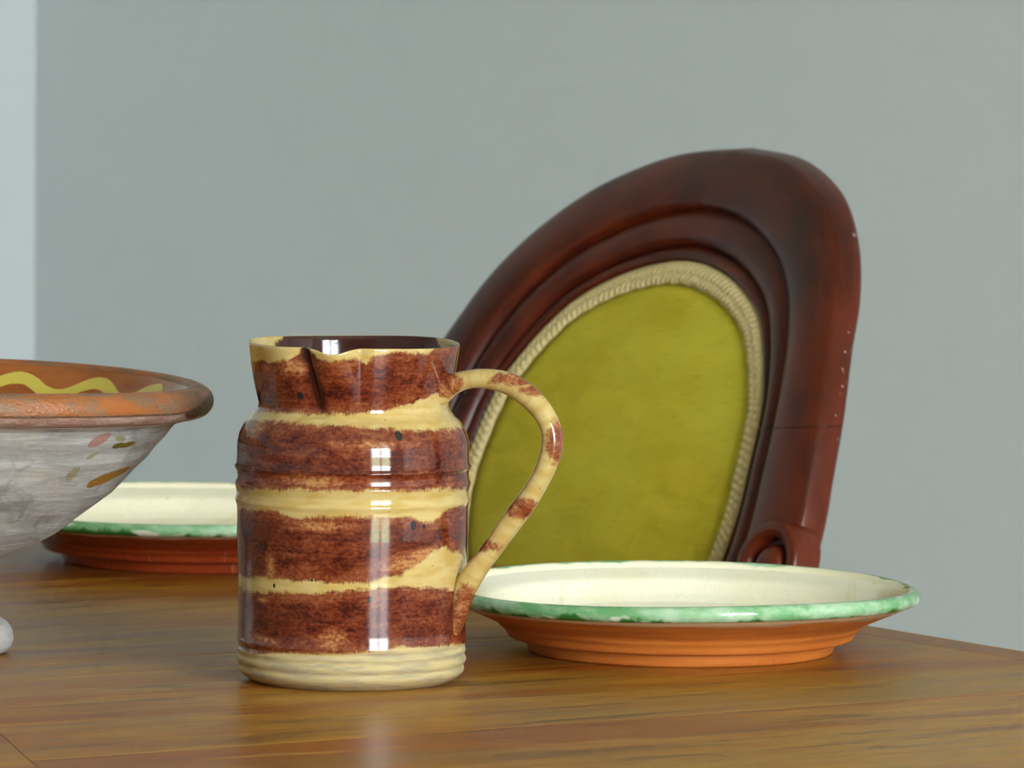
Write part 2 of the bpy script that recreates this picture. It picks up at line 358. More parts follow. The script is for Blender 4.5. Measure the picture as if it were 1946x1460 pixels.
YEL, YEL2 = srgb(188, 158, 90), srgb(199, 174, 115)
def glaze_jug(name):
    m = Mat(name); p = m.attr('pz', True); o = m.obj()
    sl = m.attr('slip'); hair = m.noise(m.scale(p, (950, 150, 1)), 1.0, 3, 0.6)
    wob = m.noise(m.scale(p, (120, 240, 1)), 1.0, 4, 0.6)
    e = m.math('ADD', sl, m.math('ADD', m.math('MULTIPLY', m.math('SUBTRACT', hair, 0.5), 0.0030), m.math('MULTIPLY', m.math('SUBTRACT', wob, 0.5), 0.0064)))
    mask = m.ramp(e, -0.0011, 0.0011)
    # brown: mottled from dark maroon to rubbed tan
    n1 = m.noise(m.scale(p, (70, 130, 1)), 1.0, 6, 0.68, 0.4)
    n2 = m.noise(m.scale(p, (420, 620, 1)), 1.0, 4, 0.7)
    band = m.noise(m.scale(p, (24, 460, 1)), 1.0, 3, 0.6)
    depth = m.math('ADD', m.math('MULTIPLY', n1, 0.95), m.math('ADD', m.math('MULTIPLY', n2, 0.80), m.math('MULTIPLY', band, 0.30)))
    depth = m.math('ADD', depth, m.math('MULTIPLY', m.attr('pale'), m.math('ADD', m.math('MULTIPLY', m.math('ADD', n2, wob), 0.85), -0.40)))
    depth = m.math('SUBTRACT', depth, m.math('ADD', 0.14, m.math('MULTIPLY', m.ramp(sl, 0.001, 0.009), 0.14)))
    br = m.mix(m.ramp(depth, 0.56, 0.80), srgb(60, 19, 15), srgb(104, 42, 24))
    br = m.mix(m.ramp(depth, 0.76, 0.98), br, srgb(134, 72, 42))
    br = m.mix(m.ramp(depth, 0.96, 1.26), br, srgb(176, 124, 76))
    ye = m.mix(m.ramp(m.noise(m.scale(p, (60, 220, 1)), 1.0, 4), 0.35, 0.65), YEL, YEL2)
    spk = m.ramp(m.voro(m.scale(p, (1, 1, 1)), 300), 0.16, 0.10); pk = m.ramp(m.noise(p, 260, 1), 0.62, 0.66)
    ye = m.mix(m.math('MULTIPLY', spk, pk), ye, srgb(110, 74, 40))
    c = m.mix(mask, ye, br)
    # unglazed foot: cream biscuit with grey smudges
    ba = m.ramp(m.math('ADD', m.attr('bare'), m.math('MULTIPLY', m.math('SUBTRACT', wob, 0.5), 0.0035)), -0.0004, 0.0004)
    sm = m.noise(m.scale(p, (45, 300, 1)), 1.0, 5, 0.65)
    bi = m.mix(m.ramp(sm, 0.40, 0.62), srgb(196, 176, 126), srgb(168, 154, 124))
    bi = m.mix(m.math('MULTIPLY', m.ramp(m.noise(m.scale(p, (90, 700, 1)), 1.0, 3), 0.55, 0.7), 0.5), bi, srgb(206, 190, 148))
    c = m.mix(ba, c, bi)
    fl = m.ramp(m.math('ADD', m.attr('fleck'), m.math('MULTIPLY', m.math('SUBTRACT', n2, 0.5), 0.6)), 0.0, 0.22)
    c = m.mix(fl, c, srgb(30, 25, 26))
    pit = m.ramp(m.voro(p, 620), 0.15, 0.07); pp = m.ramp(m.noise(p, 420, 1), 0.56, 0.62)
    h = m.math('ADD', m.math('MULTIPLY', n2, 0.45), m.math('ADD', m.math('MULTIPLY', n1, 0.8), m.math('MULTIPLY', m.math('MULTIPLY', pit, pp), -0.7)))
    m.set(color=c, rough=m.mixf(ba, m.ramp(n1, 0.35, 0.7, 0.05, 0.11), 0.62), ior=1.52, spec=m.mixf(ba, 0.55, 0.25), normal=m.bump(h, 0.07, 0.0006))
    return m
M_jug = glaze_jug('banded_slip_glaze')
jug = empty('jug', JUG_LOC, jug_face)
tag(jug, 'brown and yellow banded glazed pottery jug with pinched lip and loop handle', 'jug')
F = grid_faces(len(rc), NPH)
F.append(tuple(range(NPH))[::-1])                      # underside
cap = (len(rc) - 1) * NPH; F.append(tuple(cap + i for i in range(NPH)))
F = [tuple(q) for q in F]
mesh('body', V, F, M_jug, jug, attrs={'slip': slip.ravel(), 'bare': bare.ravel(), 'fleck': fleck.ravel(), 'pale': pale.ravel(), 'pz': pz})

# loop handle: a strap swept in a vertical plane turned a little towards the viewer
HAZ = math.radians(68)
hp = [(815, 752, 24, 26), (832, 741, 25, 27), (852, 730, 20.5, 24), (876, 722, 18.5, 22), (907, 718.5, 19, 22), (955, 727, 20, 22), (990, 748, 21, 22), (1021, 781, 21, 22), (1037, 812, 19.5, 22), (1040.5, 840, 19.5, 22), (1036, 868, 19.5, 22),
      (1024, 900, 19.5, 22), (1002, 940, 19.5, 22), (964, 995, 19.5, 22), (925, 1051, 19.5, 22), (898, 1088, 21, 24), (881, 1118, 20, 27), (874, 1146, 17, 27), (869, 1176, 14, 25), (864, 1206, 5, 19)]
hq = []
for x, y, hw, tw in hp:
    rho = (x - 667.5) / math.sin(HAZ)
    yy = y - (y + 110) / 12000 * rho * math.cos(HAZ) - ROLL * (x - 667.5)
    hq.append((rho / JP, (1292.4 - yy) / JP, hw / JP, tw / JP))
hc = catmull(hq, 240); NS = 40
tan = np.gradient(hc[:, :2], axis=0); tan /= np.linalg.norm(tan, axis=1)[:, None]; nor = np.stack([-tan[:, 1], tan[:, 0]], 1)
er = np.array([math.sin(HAZ), -math.cos(HAZ)]); et = np.array([math.cos(HAZ), math.sin(HAZ)])
hv, hs, hpz = [], [], []
HB = [(842, 732, 30, 24), (985, 722, 62, 14), (1048, 842, 20, 40), (986, 966, 34, 20), (912, 1036, 36, 12), (882, 1168, 27, 56), (1012, 742, 30, 12)]
for k in range(len(hc)):
    for j in range(NS):
        t = 2 * math.pi * j / NS; cc, ss = math.cos(t), math.sin(t)
        e = 0.95
        q = hc[k, :2] + nor[k] * hc[k, 2] * math.copysign(abs(cc) ** e, cc) * (1 + 0.05 * math.sin(k * 0.13))
        tq = hc[k, 3] * math.copysign(abs(ss) ** e, ss)
        xy = er * q[0] + et * tq
        hv.append((xy[0], xy[1], q[1]))
        X = 667.5 + xy[0] * JP; Yp = 1292.4 - q[1] * JP + 0.09 * (-xy[1]) * JP + ROLL * (X - 667.5)
        hs.append(max((1 - math.hypot((X - bx) / rx, (Yp - by) / ry)) * min(rx, ry) / JP for bx, by, rx, ry in HB))
        hpz.append((t * 0.006, k * 0.0008 + 0.4, 0))
hf = [tuple(q) for q in grid_faces(len(hc), NS)] + [tuple(range(NS))[::-1], tuple((len(hc) - 1) * NS + i for i in range(NS))]
z0 = np.zeros(len(hv))
mesh('handle', hv, hf, M_jug, jug, attrs={'slip': hs, 'bare': z0 - 1, 'fleck': z0 - 1, 'pale': z0 + 0.35, 'pz': np.array(hpz)})

# ------------------------------------------------------------------ plates
def lathe(name, prof, nphi, mat, parent, step, unit, fn=None, extra=None, cap=False, sharp=None):
    """surface of revolution from (r, z) pairs in drawing units; attributes: pz = (arc, along the profile, 0)"""
    rows = resample(np.array(prof, float), step) / unit
    d = np.r_[0, np.cumsum(np.linalg.norm(np.diff(rows, axis=0), axis=1))]
    ph = np.linspace(-math.pi, math.pi, nphi, endpoint=False)
    R = np.repeat(rows[:, :1], nphi, 1); Z = np.repeat(rows[:, 1:], nphi, 1); PH = np.repeat(ph[None, :], len(rows), 0); D = np.repeat(d[:, None], nphi, 1)
    if fn: R, Z = fn(R, Z, PH)
    V = np.stack([R * np.sin(PH), -R * np.cos(PH), Z], -1).reshape(-1, 3)
    rm = rows[:, 0].max()
    at = {'pz': np.stack([PH * rm, D, R], -1).reshape(-1, 3)}
    if extra: at.update({k: np.asarray(v, float).ravel() for k, v in extra(R, Z, PH, D).items()})
    F = [tuple(q) for q in grid_faces(len(rows), nphi)]
    if cap: F.append(tuple(range(nphi))[::-1])
    return mesh(name, V, F, mat, parent, attrs=at, sharp=sharp)

def terracotta(name, gloss, c0, c1, c2):
    m = Mat(name); p = m.attr('pz', True)
    n1 = m.noise(m.scale(p, (14, 160, 1)), 1.0, 4, 0.6); n2 = m.noise(m.scale(p, (500, 700, 1)), 1.0, 3, 0.7)
    c = m.mix(m.ramp(n1, 0.3, 0.7), srgb(*c0), srgb(*c1))
    c = m.mix(m.math('MULTIPLY', m.ramp(n2, 0.5, 0.8), 0.35), c, srgb(*c2))
    sc = m.noise(m.scale(m.scale(p, (1, 1, 1)), (260, 90, 1)), 1.0, 2, 0.5, 2.5)
    c = m.mix(m.math('MULTIPLY', m.ramp(sc, 0.66, 0.74), 0.25), c, srgb(228, 190, 150))
    # slip and glaze run a little under the rim
    ed = m.math('ADD', m.attr('edge'), m.math('MULTIPLY', m.math('SUBTRACT', m.noise(m.scale(p, (22, 60, 1)), 1.0, 3), 0.5), 0.006))
    k = m.ramp(ed, -0.0005, 0.0012)
    c = m.mix(m.math('MULTIPLY', k, 0.8), c, srgb(206, 184, 150))
    m.set(color=c, rough=m.mixf(k, gloss, 0.15), spec=0.5, normal=m.bump(m.math('ADD', n2, n1), 0.10, 0.0006))
    return m
def cream_glaze(name):
    m = Mat(name); p = m.attr('pz', True); o = m.obj()
    n = m.noise(m.scale(o, (1, 1, 1)), 22, 4, 0.6)
    c = m.mix(m.ramp(n, 0.35, 0.7), srgb(251, 245, 224), srgb(248, 239, 208))
    st = m.noise(m.scale(o, (90, 8, 1)), 1.0, 3, 0.5, 1.0)
    c = m.mix(m.math('MULTIPLY', m.ramp(st, 0.6, 0.72), 0.20), c, srgb(214, 190, 132))
    # dabs of green run in from the rim
    a = m.noise(m.scale(p, (34, 6, 0)), 1.0, 3, 0.55)
    e = m.math('ADD', m.attr('edge'), m.math('MULTIPLY', m.math('SUBTRACT', a, 0.58), 0.040))
    g = m.ramp(e, -0.0010, 0.0030)
    c = m.mix(g, c, m.mix(m.ramp(e, 0.0, 0.006), srgb(140, 178, 130), srgb(34, 92, 44)))
    s = m.ramp(m.voro(o, 130), 0.07, 0.04); c = m.mix(m.math('MULTIPLY', s, m.ramp(m.noise(o, 60, 1), 0.6, 0.64)), c, srgb(90, 76, 50))
    cr = m.voro(m.scale(o, (1, 1, 1)), 240, 'DISTANCE_TO_EDGE'); c = m.mix(m.math('MULTIPLY', m.ramp(cr, 0.05, 0.01), 0.10), c, srgb(180, 150, 96))
    m.set(color=c, rough=0.10, ior=1.5, normal=m.bump(m.noise(o, 60, 3), 0.06, 0.0012))
    return m
def green_rim(name):
    m = Mat(name); p = m.attr('pz', True)
    a = m.noise(m.scale(p, (26, 40, 0)), 1.0, 4, 0.6); b = m.noise(m.scale(p, (60, 120, 0)), 1.0, 4, 0.65)
    low = m.attr('low')
    c = m.mix(m.ramp(m.math('ADD', m.math('MULTIPLY', a, 0.7), m.math('MULTIPLY', b, 0.3)), 0.36, 0.60), srgb(186, 212, 180), srgb(104, 164, 106))
    dk = m.noise(m.scale(p, (42, 20, 0)), 1.0, 3, 0.6)
    k = m.ramp(m.math('ADD', dk, m.math('MULTIPLY', low, 0.17)), 0.60, 0.72)
    c = m.mix(k, c, srgb(44, 112, 44))
    w = m.ramp(m.math('SUBTRACT', m.noise(m.scale(p, (30, 60, 0)), 1.0, 3), m.math('MULTIPLY', low, -0.10)), 0.60, 0.70)
    c = m.mix(m.math('MULTIPLY', w, m.math('SUBTRACT', 1.0, k)), c, srgb(218, 222, 202))
    ins = m.ramp(m.math('ADD', m.attr('inn'), m.math('MULTIPLY', m.math('SUBTRACT', m.noise(m.scale(p, (30, 4, 0)), 1.0, 3), 0.62), 3.0)), -0.25, 0.05)
    c = m.mix(ins, c, srgb(240, 232, 202))
    s = m.ramp(m.voro(p, 330), 0.12, 0.08); c = m.mix(m.math('MULTIPLY', s, m.ramp(m.noise(p, 200, 1), 0.58, 0.62)), c, srgb(60, 70, 40))
    m.set(color=c, rough=0.08, ior=1.52, normal=m.bump(m.math('ADD', b, m.noise(m.scale(p, (18, 30, 0)), 1.0, 3)), 0.10, 0.0016))
    return m
M_clay = terracotta('matt_terracotta', 0.55, (190, 102, 36), (210, 124, 48), (220, 148, 78))
M_clay2 = terracotta('glazed_terracotta', 0.14, (146, 56, 26), (166, 68, 32), (176, 82, 42))
M_cream = cream_glaze('cream_glaze'); M_rim = green_rim('mottled_green_glaze')
PU = 3585.0
def make_plate(loc, rz, clay, label, wob, size=1.0, rise=0.0):
    t = empty('plate', loc, rz); tag(t, label, 'plate', 'two green-rimmed cream plates')
    t.scale = (size, size, 1.0)
    def fn(R, Z, PH):
        return R * (1 + 0.002 * np.sin(2 * PH + wob)), Z + np.where(Z > 0.012, (Z - 0.012) / 0.024, 0) * (0.0009 * np.sin(2 * PH + wob * 1.7) + 0.0004 * np.sin(3 * PH + wob) - rise * np.cos(PH + rz))
    e_in = lambda R, Z, PH, D: {'edge': R - 0.1200}
    e_out = lambda R, Z, PH, D: {'edge': (Z - 0.0246) * 0.9}
    lathe('foot', [(240, 5), (244, 0), (284, 0), (288, 1.5), (290, 5), (295, 18), (296, 23), (292, 27)], 360, clay, t, 3, PU, None, lambda R, Z, PH, D: {'edge': R * 0 - 1}, sharp=40)
    lathe('dish', [(2, 24), (240, 24), (292, 23.5), (300, 25), (322, 26.5), (328, 29), (334, 40), (337, 44), (341, 46.5), (345, 50), (349, 55.5), (358, 61), (375, 69), (405, 82), (428, 92), (440, 100)], 420, clay, t, 4, PU, fn, e_out)
    lathe('well', [(440, 120), (428, 117), (410, 109.5), (396, 103.5), (388, 99.5), (382, 95), (374, 85), (362, 70), (346, 57), (325, 48.5), (300, 43.5), (270, 40.5), (220, 38), (120, 36.5), (2, 36)], 420, M_cream, t, 4, PU, fn, e_in)
    th = np.radians(np.linspace(-128, 156, 40))
    rim = [(441 + 15.0 * math.cos(a), 113 + 14.5 * math.sin(a)) for a in th]
    rim = [(430, 95)] + rim + [(424, 114)]
    lathe('rim', rim, 560, M_rim, t, 1.6, PU, fn, lambda R, Z, PH, D: {'low': np.clip((113 / PU - Z) / (14 / PU), -1, 1), 'inn': np.clip((439 / PU - R) / (14 / PU), -2, 2)})
    return t
make_plate((0.0905, 3.3295, TOP), -0.03, M_clay, 'cream plate with mottled green rim and matt terracotta foot, right of the jug', 0.4)
make_plate((-0.1835, 3.7942, TOP), 2.2, M_clay2, 'cream plate with green rim and shiny terracotta foot, behind the bowl and jug', 2.1, 1.07, 0.0016)

# ------------------------------------------------------------------ footed bowl
BU = 3628.0; BX = -125.0; BY = 1240.0
def bp(x, y): return (x - BX, BY - y)
def bowl_out(name):
    m = Mat(name); p = m.attr('pz', True)
    n1 = m.noise(m.scale(p, (16, 90, 0)), 1.0, 5, 0.6, 0.8); n2 = m.noise(m.scale(p, (60, 420, 0)), 1.0, 4, 0.65); n3 = m.noise(m.scale(p, (26, 30, 0)), 1.0, 4, 0.6, 1.2)
    c = m.mix(m.ramp(n1, 0.36, 0.64), srgb(156, 152, 148), srgb(182, 179, 175))
    c = m.mix(m.math('MULTIPLY', m.ramp(n2, 0.48, 0.72), 0.55), c, srgb(200, 198, 194))
    c = m.mix(m.math('MULTIPLY', m.ramp(n3, 0.52, 0.68), 0.65), c, srgb(116, 112, 111))
    c = m.mix(m.math('MULTIPLY', m.ramp(n3, 0.40, 0.30), 0.35), c, srgb(196, 178, 154))
    ck = m.noise(m.scale(p, (40, 330, 0)), 1.0, 2, 0.5, 1.5); c = m.mix(m.math('MULTIPLY', m.ramp(ck, 0.70, 0.75), 0.6), c, srgb(92, 84, 80))
    e = m.noise(m.scale(p, (300, 300, 0)), 1.0, 3)
    def spot(attr, colr, c, k=0.25, rough=0.5):
        f = m.ramp(m.math('ADD', m.attr(attr), m.math('MULTIPLY', m.math('SUBTRACT', e, 0.5), k)), 0.0, 0.12)
        return m.mix(f, c, colr), f
    c, f1 = spot('pink', srgb(166, 124, 114), c); c, f2 = spot('olive', srgb(104, 90, 36), c); c, f3 = spot('ochre', srgb(150, 106, 46), c); c, f4 = spot('dirt', srgb(150, 140, 112), c, 1.4)
    # reddish clay showing close under the rim
    rr = m.math('ADD', m.attr('neck'), m.math('MULTIPLY', m.math('SUBTRACT', m.noise(m.scale(p, (30, 60, 0)), 1.0, 4), 0.5), 0.010))
    c = m.mix(m.math('MULTIPLY', m.ramp(rr, 0.0, 0.002), 0.85), c, m.mix(n2, srgb(176, 138, 122), srgb(140, 96, 78)))
    h = m.math('ADD', m.math('MULTIPLY', n1, 1.0), m.math('ADD', m.math('MULTIPLY', n2, 0.45), m.math('MULTIPLY', n3, 0.8)))
    m.set(color=c, rough=m.mixf(m.math('MAXIMUM', f2, f3), 0.55, 0.15), spec=0.4, normal=m.bump(h, 0.45, 0.0016))
    return m
def bowl_in(name):
    m = Mat(name); p = m.attr('pz', True); o = m.obj()
    n = m.noise(m.scale(p, (20, 50, 0)), 1.0, 4, 0.6)
    c = m.mix(m.ramp(n, 0.3, 0.7), srgb(150, 80, 30), srgb(178, 104, 46))
    s = m.ramp(m.math('ADD', m.attr('wave'), m.math('MULTIPLY', m.math('SUBTRACT', m.noise(m.scale(o, (1, 1, 1)), 120, 3), 0.5), 0.0016)), -0.0002, 0.0005)
    c = m.mix(s, c, m.mix(n, srgb(206, 184, 70), srgb(222, 204, 98)))
    m.set(color=c, rough=0.16, ior=1.5, normal=m.bump(m.math('ADD', m.math('MULTIPLY', s, 1.0), m.math('MULTIPLY', n, 0.4)), 0.25, 0.0010))
    return m
def bowl_rim(name):
    m = Mat(name); p = m.attr('pz', True)
    n1 = m.noise(m.scale(p, (22, 60, 0)), 1.0, 5, 0.62, 0.5); n2 = m.noise(m.scale(p, (420, 420, 0)), 1.0, 3, 0.7); n3 = m.noise(m.scale(p, (40, 90, 0)), 1.0, 4, 0.6)
    low = m.attr('low')
    c = m.mix(m.ramp(n1, 0.32, 0.66), srgb(150, 92, 54), srgb(170, 98, 48))
    c = m.mix(m.math('MULTIPLY', m.ramp(n3, 0.46, 0.58), 0.75), c, srgb(128, 104, 80))
    c = m.mix(m.math('MULTIPLY', m.ramp(n2, 0.52, 0.75), 0.5), c, srgb(186, 112, 62))
    k = m.math('ADD', low, m.math('MULTIPLY', m.math('SUBTRACT', n1, 0.5), 2.2))
    c = m.mix(m.math('MULTIPLY', m.ramp(k, 0.0, 0.5), 0.7), c, m.mix(n3, srgb(84, 66, 48), srgb(122, 106, 90)))
    c = m.mix(m.ramp(m.math('ADD', low, m.math('MULTIPLY', m.math('SUBTRACT', n3, 0.5), 0.25)), 0.14, 0.22), c, m.mix(m.ramp(n1, 0.35, 0.6), srgb(150, 112, 98), srgb(180, 150, 136)))
    c = m.mix(m.math('MULTIPLY', m.ramp(m.math('ABSOLUTE', m.math('SUBTRACT', low, m.math('ADD', 0.05, m.math('MULTIPLY', n3, 0.2)))), 0.14, 0.02), 0.8), c, srgb(74, 56, 44))
    d = m.math('ADD', m.attr('drip'), m.math('MULTIPLY', m.math('SUBTRACT', n2, 0.5), 0.3))
    c = m.mix(m.ramp(d, 0.0, 0.2), c, srgb(74, 44, 26)); c = m.mix(m.ramp(m.attr('drip2'), 0.0, 0.3), c, srgb(132, 104, 38))
    pit = m.math('MULTIPLY', m.ramp(m.voro(p, 300), 0.14, 0.08), m.ramp(m.noise(p, 170, 1), 0.55, 0.6)); c = m.mix(pit, c, srgb(64, 36, 20))
    m.set(color=c, rough=m.ramp(n3, 0.3, 0.7, 0.28, 0.5), ior=1.5, normal=m.bump(m.math('ADD', n2, m.math('ADD', m.math('MULTIPLY', n1, 2.0), m.math('MULTIPLY', n3, 2.0))), 0.55, 0.0016))
    return m
M_bo, M_bi, M_br = bowl_out('white_washed_clay'), bowl_in('brown_glaze_with_yellow_slip'), bowl_rim('orange_brown_rim_glaze')
M_ft = Mat('white_washed_foot'); _p = M_ft.attr('pz', True)
M_ft.set(color=M_ft.mix(M_ft.noise(M_ft.scale(_p, (30, 220, 0)), 1.0, 5), srgb(162, 160, 155), srgb(194, 192, 187)), rough=0.6, normal=M_ft.bump(M_ft.noise(M_ft.scale(_p, (20, 320, 0)), 1.0, 4), 0.35, 0.0012))
bowl = empty('footed_bowl', (-0.3013, 3.2893, TOP), math.atan2(0.3013, 3.2893) )
tag(bowl, 'whitewashed footed clay bowl with brown rim and yellow wavy slip line inside', 'bowl')
out_prof = [bp(x, y) for x, y in ((-123, 1112), (-90, 1104), (-50, 1084), (-25, 1072), (0, 1061), (26, 1049), (65, 1033.6), (104, 1012.8), (130, 995), (142, 984.5), (177, 960), (213, 934), (236, 911), (255, 890), (279, 868), (293, 849), (312, 830), (322, 816), (332, 806), (345, 800), (362, 796))]
def bfn(R, Z, PH):
    return R * (1 + 0.003 * np.sin(3 * PH + 1) * np.clip(Z / 0.12, 0, 1) + 0.002 * np.sin(7 * PH + Z * 80)), Z + np.clip(Z / 0.13, 0, 1) ** 2 * (0.0044 + 0.0022 * np.cos(2 * PH))
def bxy(x, y):
    """front of the bowl, drawing units -> (angle, height)"""
    pr = np.array(out_prof); r = np.interp(BY - y + 40, pr[:, 1], pr[:, 0]); 
    for _ in range(30):
        a = math.asin(min(0.999, (x - BX) / r)); yy = y - (y + 110) / 12000 * r * math.cos(a) - ROLL * (x - BX); r = np.interp(BY - yy, pr[:, 1], pr[:, 0])
    return a, (BY - yy) / BU, r / BU
def bspot(R, Z, PH, x, y, rx, ry, rot=0.0):
    a, z, r = bxy(x, y); du = (PH - a) * r * math.cos(a) * BU; dv = -(Z - z) * BU
    c, s = math.cos(rot), math.sin(rot); return 1 - np.sqrt(((du * c + dv * s) / rx) ** 2 + ((-du * s + dv * c) / ry) ** 2)
def bextra(R, Z, PH, D):
    mx = lambda *q: np.clip(np.maximum.reduce([bspot(R, Z, PH, *k) for k in q]), -2, 1)
    return {'pink': mx((186, 838, 21, 12, -0.5), (262, 810, 18, 5, 0)), 'olive': mx((222, 849, 12, 6, 0), (240, 847, 15, 6, -0.1), (196, 836 - 30, 10, 4, 0.3)),
            'ochre': mx((196, 912, 28, 12, -0.30), (222, 902, 24, 10, -0.35), (178, 921, 14, 7, -0.35)), 'dirt': mx((136, 903, 10, 14, 0), (226, 836, 14, 5, 0.3), (172, 868, 12, 5, -0.6)), 'neck': Z - 0.1262 - 0.0022 * np.cos(2 * PH)}
lathe('body', out_prof, 720, M_bo, bowl, 2.4, BU, bfn, bextra)
in_prof = [(493, 504), (484, 500), (468, 486), (448, 464), (425, 440), (400, 412), (365, 372), (320, 326), (270, 284), (210, 240), (140, 205), (70, 186), (2, 180)]
def wextra(R, Z, PH, D):
    # yellow slip: a wavy line round the wall and a plain ring beneath it
    zr = np.interp(D[:, 0], D[:, 0], D[:, 0])[:, None] + 0 * PH
    wv = 0.0175 - 0.0050 * np.cos(16 * (PH - (math.pi - 0.37))) + 0.0010 * np.sin(PH * 5 + 1)
    return {'wave': np.maximum(0.0034 - np.abs(zr - wv) * 0.8, 0.0036 - np.abs(zr - 0.0315 - 0.001 * np.sin(4 * PH)))}
lathe('inside', in_prof, 900, M_bi, bowl, 3.0, BU, bfn, wextra)
th = np.radians(np.linspace(-125, 108, 36))
rimp = [(465, 440), (480, 441)] + [(496 + 32 * math.cos(a), 476 + (29 if math.sin(a) > 0 else 31) * math.sin(a)) for a in th] + [(480, 497)]
def rextra(R, Z, PH, D):
    zz = (Z - np.clip(Z / 0.13, 0, 1) ** 2 * (0.0044 + 0.0022 * np.cos(2 * PH))) * BU
    dr = lambda x, y, rx, ry: 1 - np.sqrt(((PH - x) / rx) ** 2 + ((zz - y) / ry) ** 2)
    return {'low': np.clip((467 - zz) / 24, -1, 1), 'drip': np.maximum(dr(1.50, 472, 0.30, 24), dr(1.22, 462, 0.14, 12)), 'drip2': dr(1.62, 474, 0.12, 22)}
lathe('rim', rimp, 720, M_br, bowl, 2.4, BU, bfn, rextra)
foot = [(95, 0), (128, 0), (139, 5), (147, 14), (150.5, 28), (148, 44), (139, 58), (124, 68), (106, 76), (92, 86), (86, 98), (88, 112), (98, 126), (112, 138), (90, 138)]
lathe('foot', foot, 300, M_ft, bowl, 3, BU, None, None, cap=True)

# ------------------------------------------------------------------ balloon-back chair
CY = math.radians(36)
CA = np.array([math.cos(CY), math.sin(CY)]); CU = np.array([math.sin(CY), -math.cos(CY)])
E0 = np.array([0.19763, 3.47906]); C0 = E0 + CU * (-0.420)           # middle of the chair at the table end
chair = empty('balloon_back_chair', (C0[0], C0[1], 0), CY - math.pi / 2)    # local x: to the chair's right in view, local y: away from the table
tag(chair, 'dark mahogany balloon-back chair with olive green velvet upholstery at the table end', 'chair')
def NB(z):
    z = np.asarray(z, float); zz = np.maximum(z, -0.11)
    return 0.12 + 0.25 * zz + 1.1 * zz * zz
def back(u, z, dn): return np.stack([u, NB(z) + dn, z + TOP], -1)
Fh = [(0, .1757), (.016, .1747), (.045, .169), (.0715, .1595), (.0955, .146), (.113, .128), (.1225, .115), (.1325, .098), (.1378, .080), (.141, .059), (.143, .040), (.142, .022), (.138, .003), (.130, -.025), (.120, -.06), (.113, -.10), (.110, -.14)]
Gh = [(0, .2092), (.033, .206), (.062, .1985), (.0955, .184), (.112, .1735), (.1295, .1575), (.1455, .1345), (.1545, .115), (.161, .094), (.166, .067), (.1685, .038), (.168, .020), (.164, .0), (.155, -.03), (.147, -.065), (.143, -.10), (.141, -.14)]
Oh = [(0, .2455), (.045, .2420), (.0715, .2360), (.1015, .2252), (.1215, .2150), (.1425, .2000), (.161, .1825), (.178, .1595), (.191, .1310), (.2015, .1080), (.2095, .086), (.2160, .058), (.2205, .032), (.2190, .010), (.2060, -.012), (.186, -.035), (.176, -.065), (.172, -.10), (.171, -.14)]
def half(pts, n):
    """even-parameter half outline, matched between curves by polar angle about a low centre"""
    c = catmull(pts, 600); return c
NT = 150
def by_angle(pts):
    c = catmull(pts, 900); cz = 0.072
    k = c[:, 1] > cz
    top = c[k]; ang = np.arctan2(top[:, 0], top[:, 1] - cz); tt = np.linspace(0, math.pi / 2 - 0.02, NT)
    o = np.argsort(ang); u = np.interp(tt, ang[o], top[o, 0]); z = np.interp(tt, ang[o], top[o, 1])
    zl = np.linspace(z[-1], -0.14, 90)[1:]; low = c[c[:, 1] < z[-1] + 0.004]; o = np.argsort(low[:, 1])
    ul = np.interp(zl, low[o, 1], low[o, 0])
    h = np.stack([np.r_[u, ul], np.r_[z, zl]], 1)
    return np.vstack([h[::-1] * [-1, 1], h[1:]])
cF, cG, cO = by_angle(Fh), by_angle(Gh), by_angle(Oh)
NC = len(cF)
# cross-section of the moulding: (from, to, weight, depth), depth < 0 towards the sitter
ST = [('F', -0.06, 0.010), ('F', 0.0, 0.003), ('F', 0.04, -0.003), ('F', 0.10, -0.0062), ('F', 0.18, -0.0072), ('F', 0.25, -0.0062), ('F', 0.285, -0.0036), ('F', 0.31, -0.0030), ('F', 0.335, -0.0050),
      ('F', 0.40, -0.0090), ('F', 0.52, -0.0120), ('F', 0.66, -0.0137), ('F', 0.80, -0.0136), ('F', 0.90, -0.0122), ('F', 0.96, -0.0105), ('F', 0.99, -0.0100), ('G', 0.015, -0.0118), ('G', 0.05, -0.0150), ('G', 0.11, -0.0176),
      ('G', 0.22, -0.0196), ('G', 0.40, -0.0210), ('G', 0.58, -0.0210), ('G', 0.74, -0.0204), ('G', 0.87, -0.0194), ('G', 0.95, -0.0182), ('G', 0.988, -0.0168), ('O', 0.0002, -0.0152), ('O', 0.0008, -0.0085), ('O', 0.0011, -0.0030), ('O', 0.0004, 0.0006), ('O', -0.0018, 0.0032),
      ('O', -0.009, 0.0058), ('G', 0.4, 0.0095), ('G', 0.0, 0.0120), ('F', 0.4, 0.0140), ('F', 0.0, 0.0140)]
sec = []
dO = np.gradient(cO, axis=0); dO /= np.linalg.norm(dO, axis=1)[:, None]; nO = np.stack([-dO[:, 1], dO[:, 0]], 1)
for b, wgt, dn in ST:
    if b == 'F': q = cF + (cG - cF) * wgt
    elif b == 'G': q = cG + (cO - cG) * wgt
    else: q = cO + nO * wgt
    sec.append(back(q[:, 0], q[:, 1], dn))
sec = np.array(sec)                                    # station x curve x 3
edge_at = np.tile(np.array([1.0 if b == 'O' and -0.004 < dn < 0.001 else 0.0 for b, wgt, dn in ST]), NC)
along = np.repeat(np.r_[0, np.cumsum(np.linalg.norm(np.diff(cO, axis=0), axis=1))], len(ST))
across = np.tile(np.linspace(0, 0.08, len(ST)), NC)

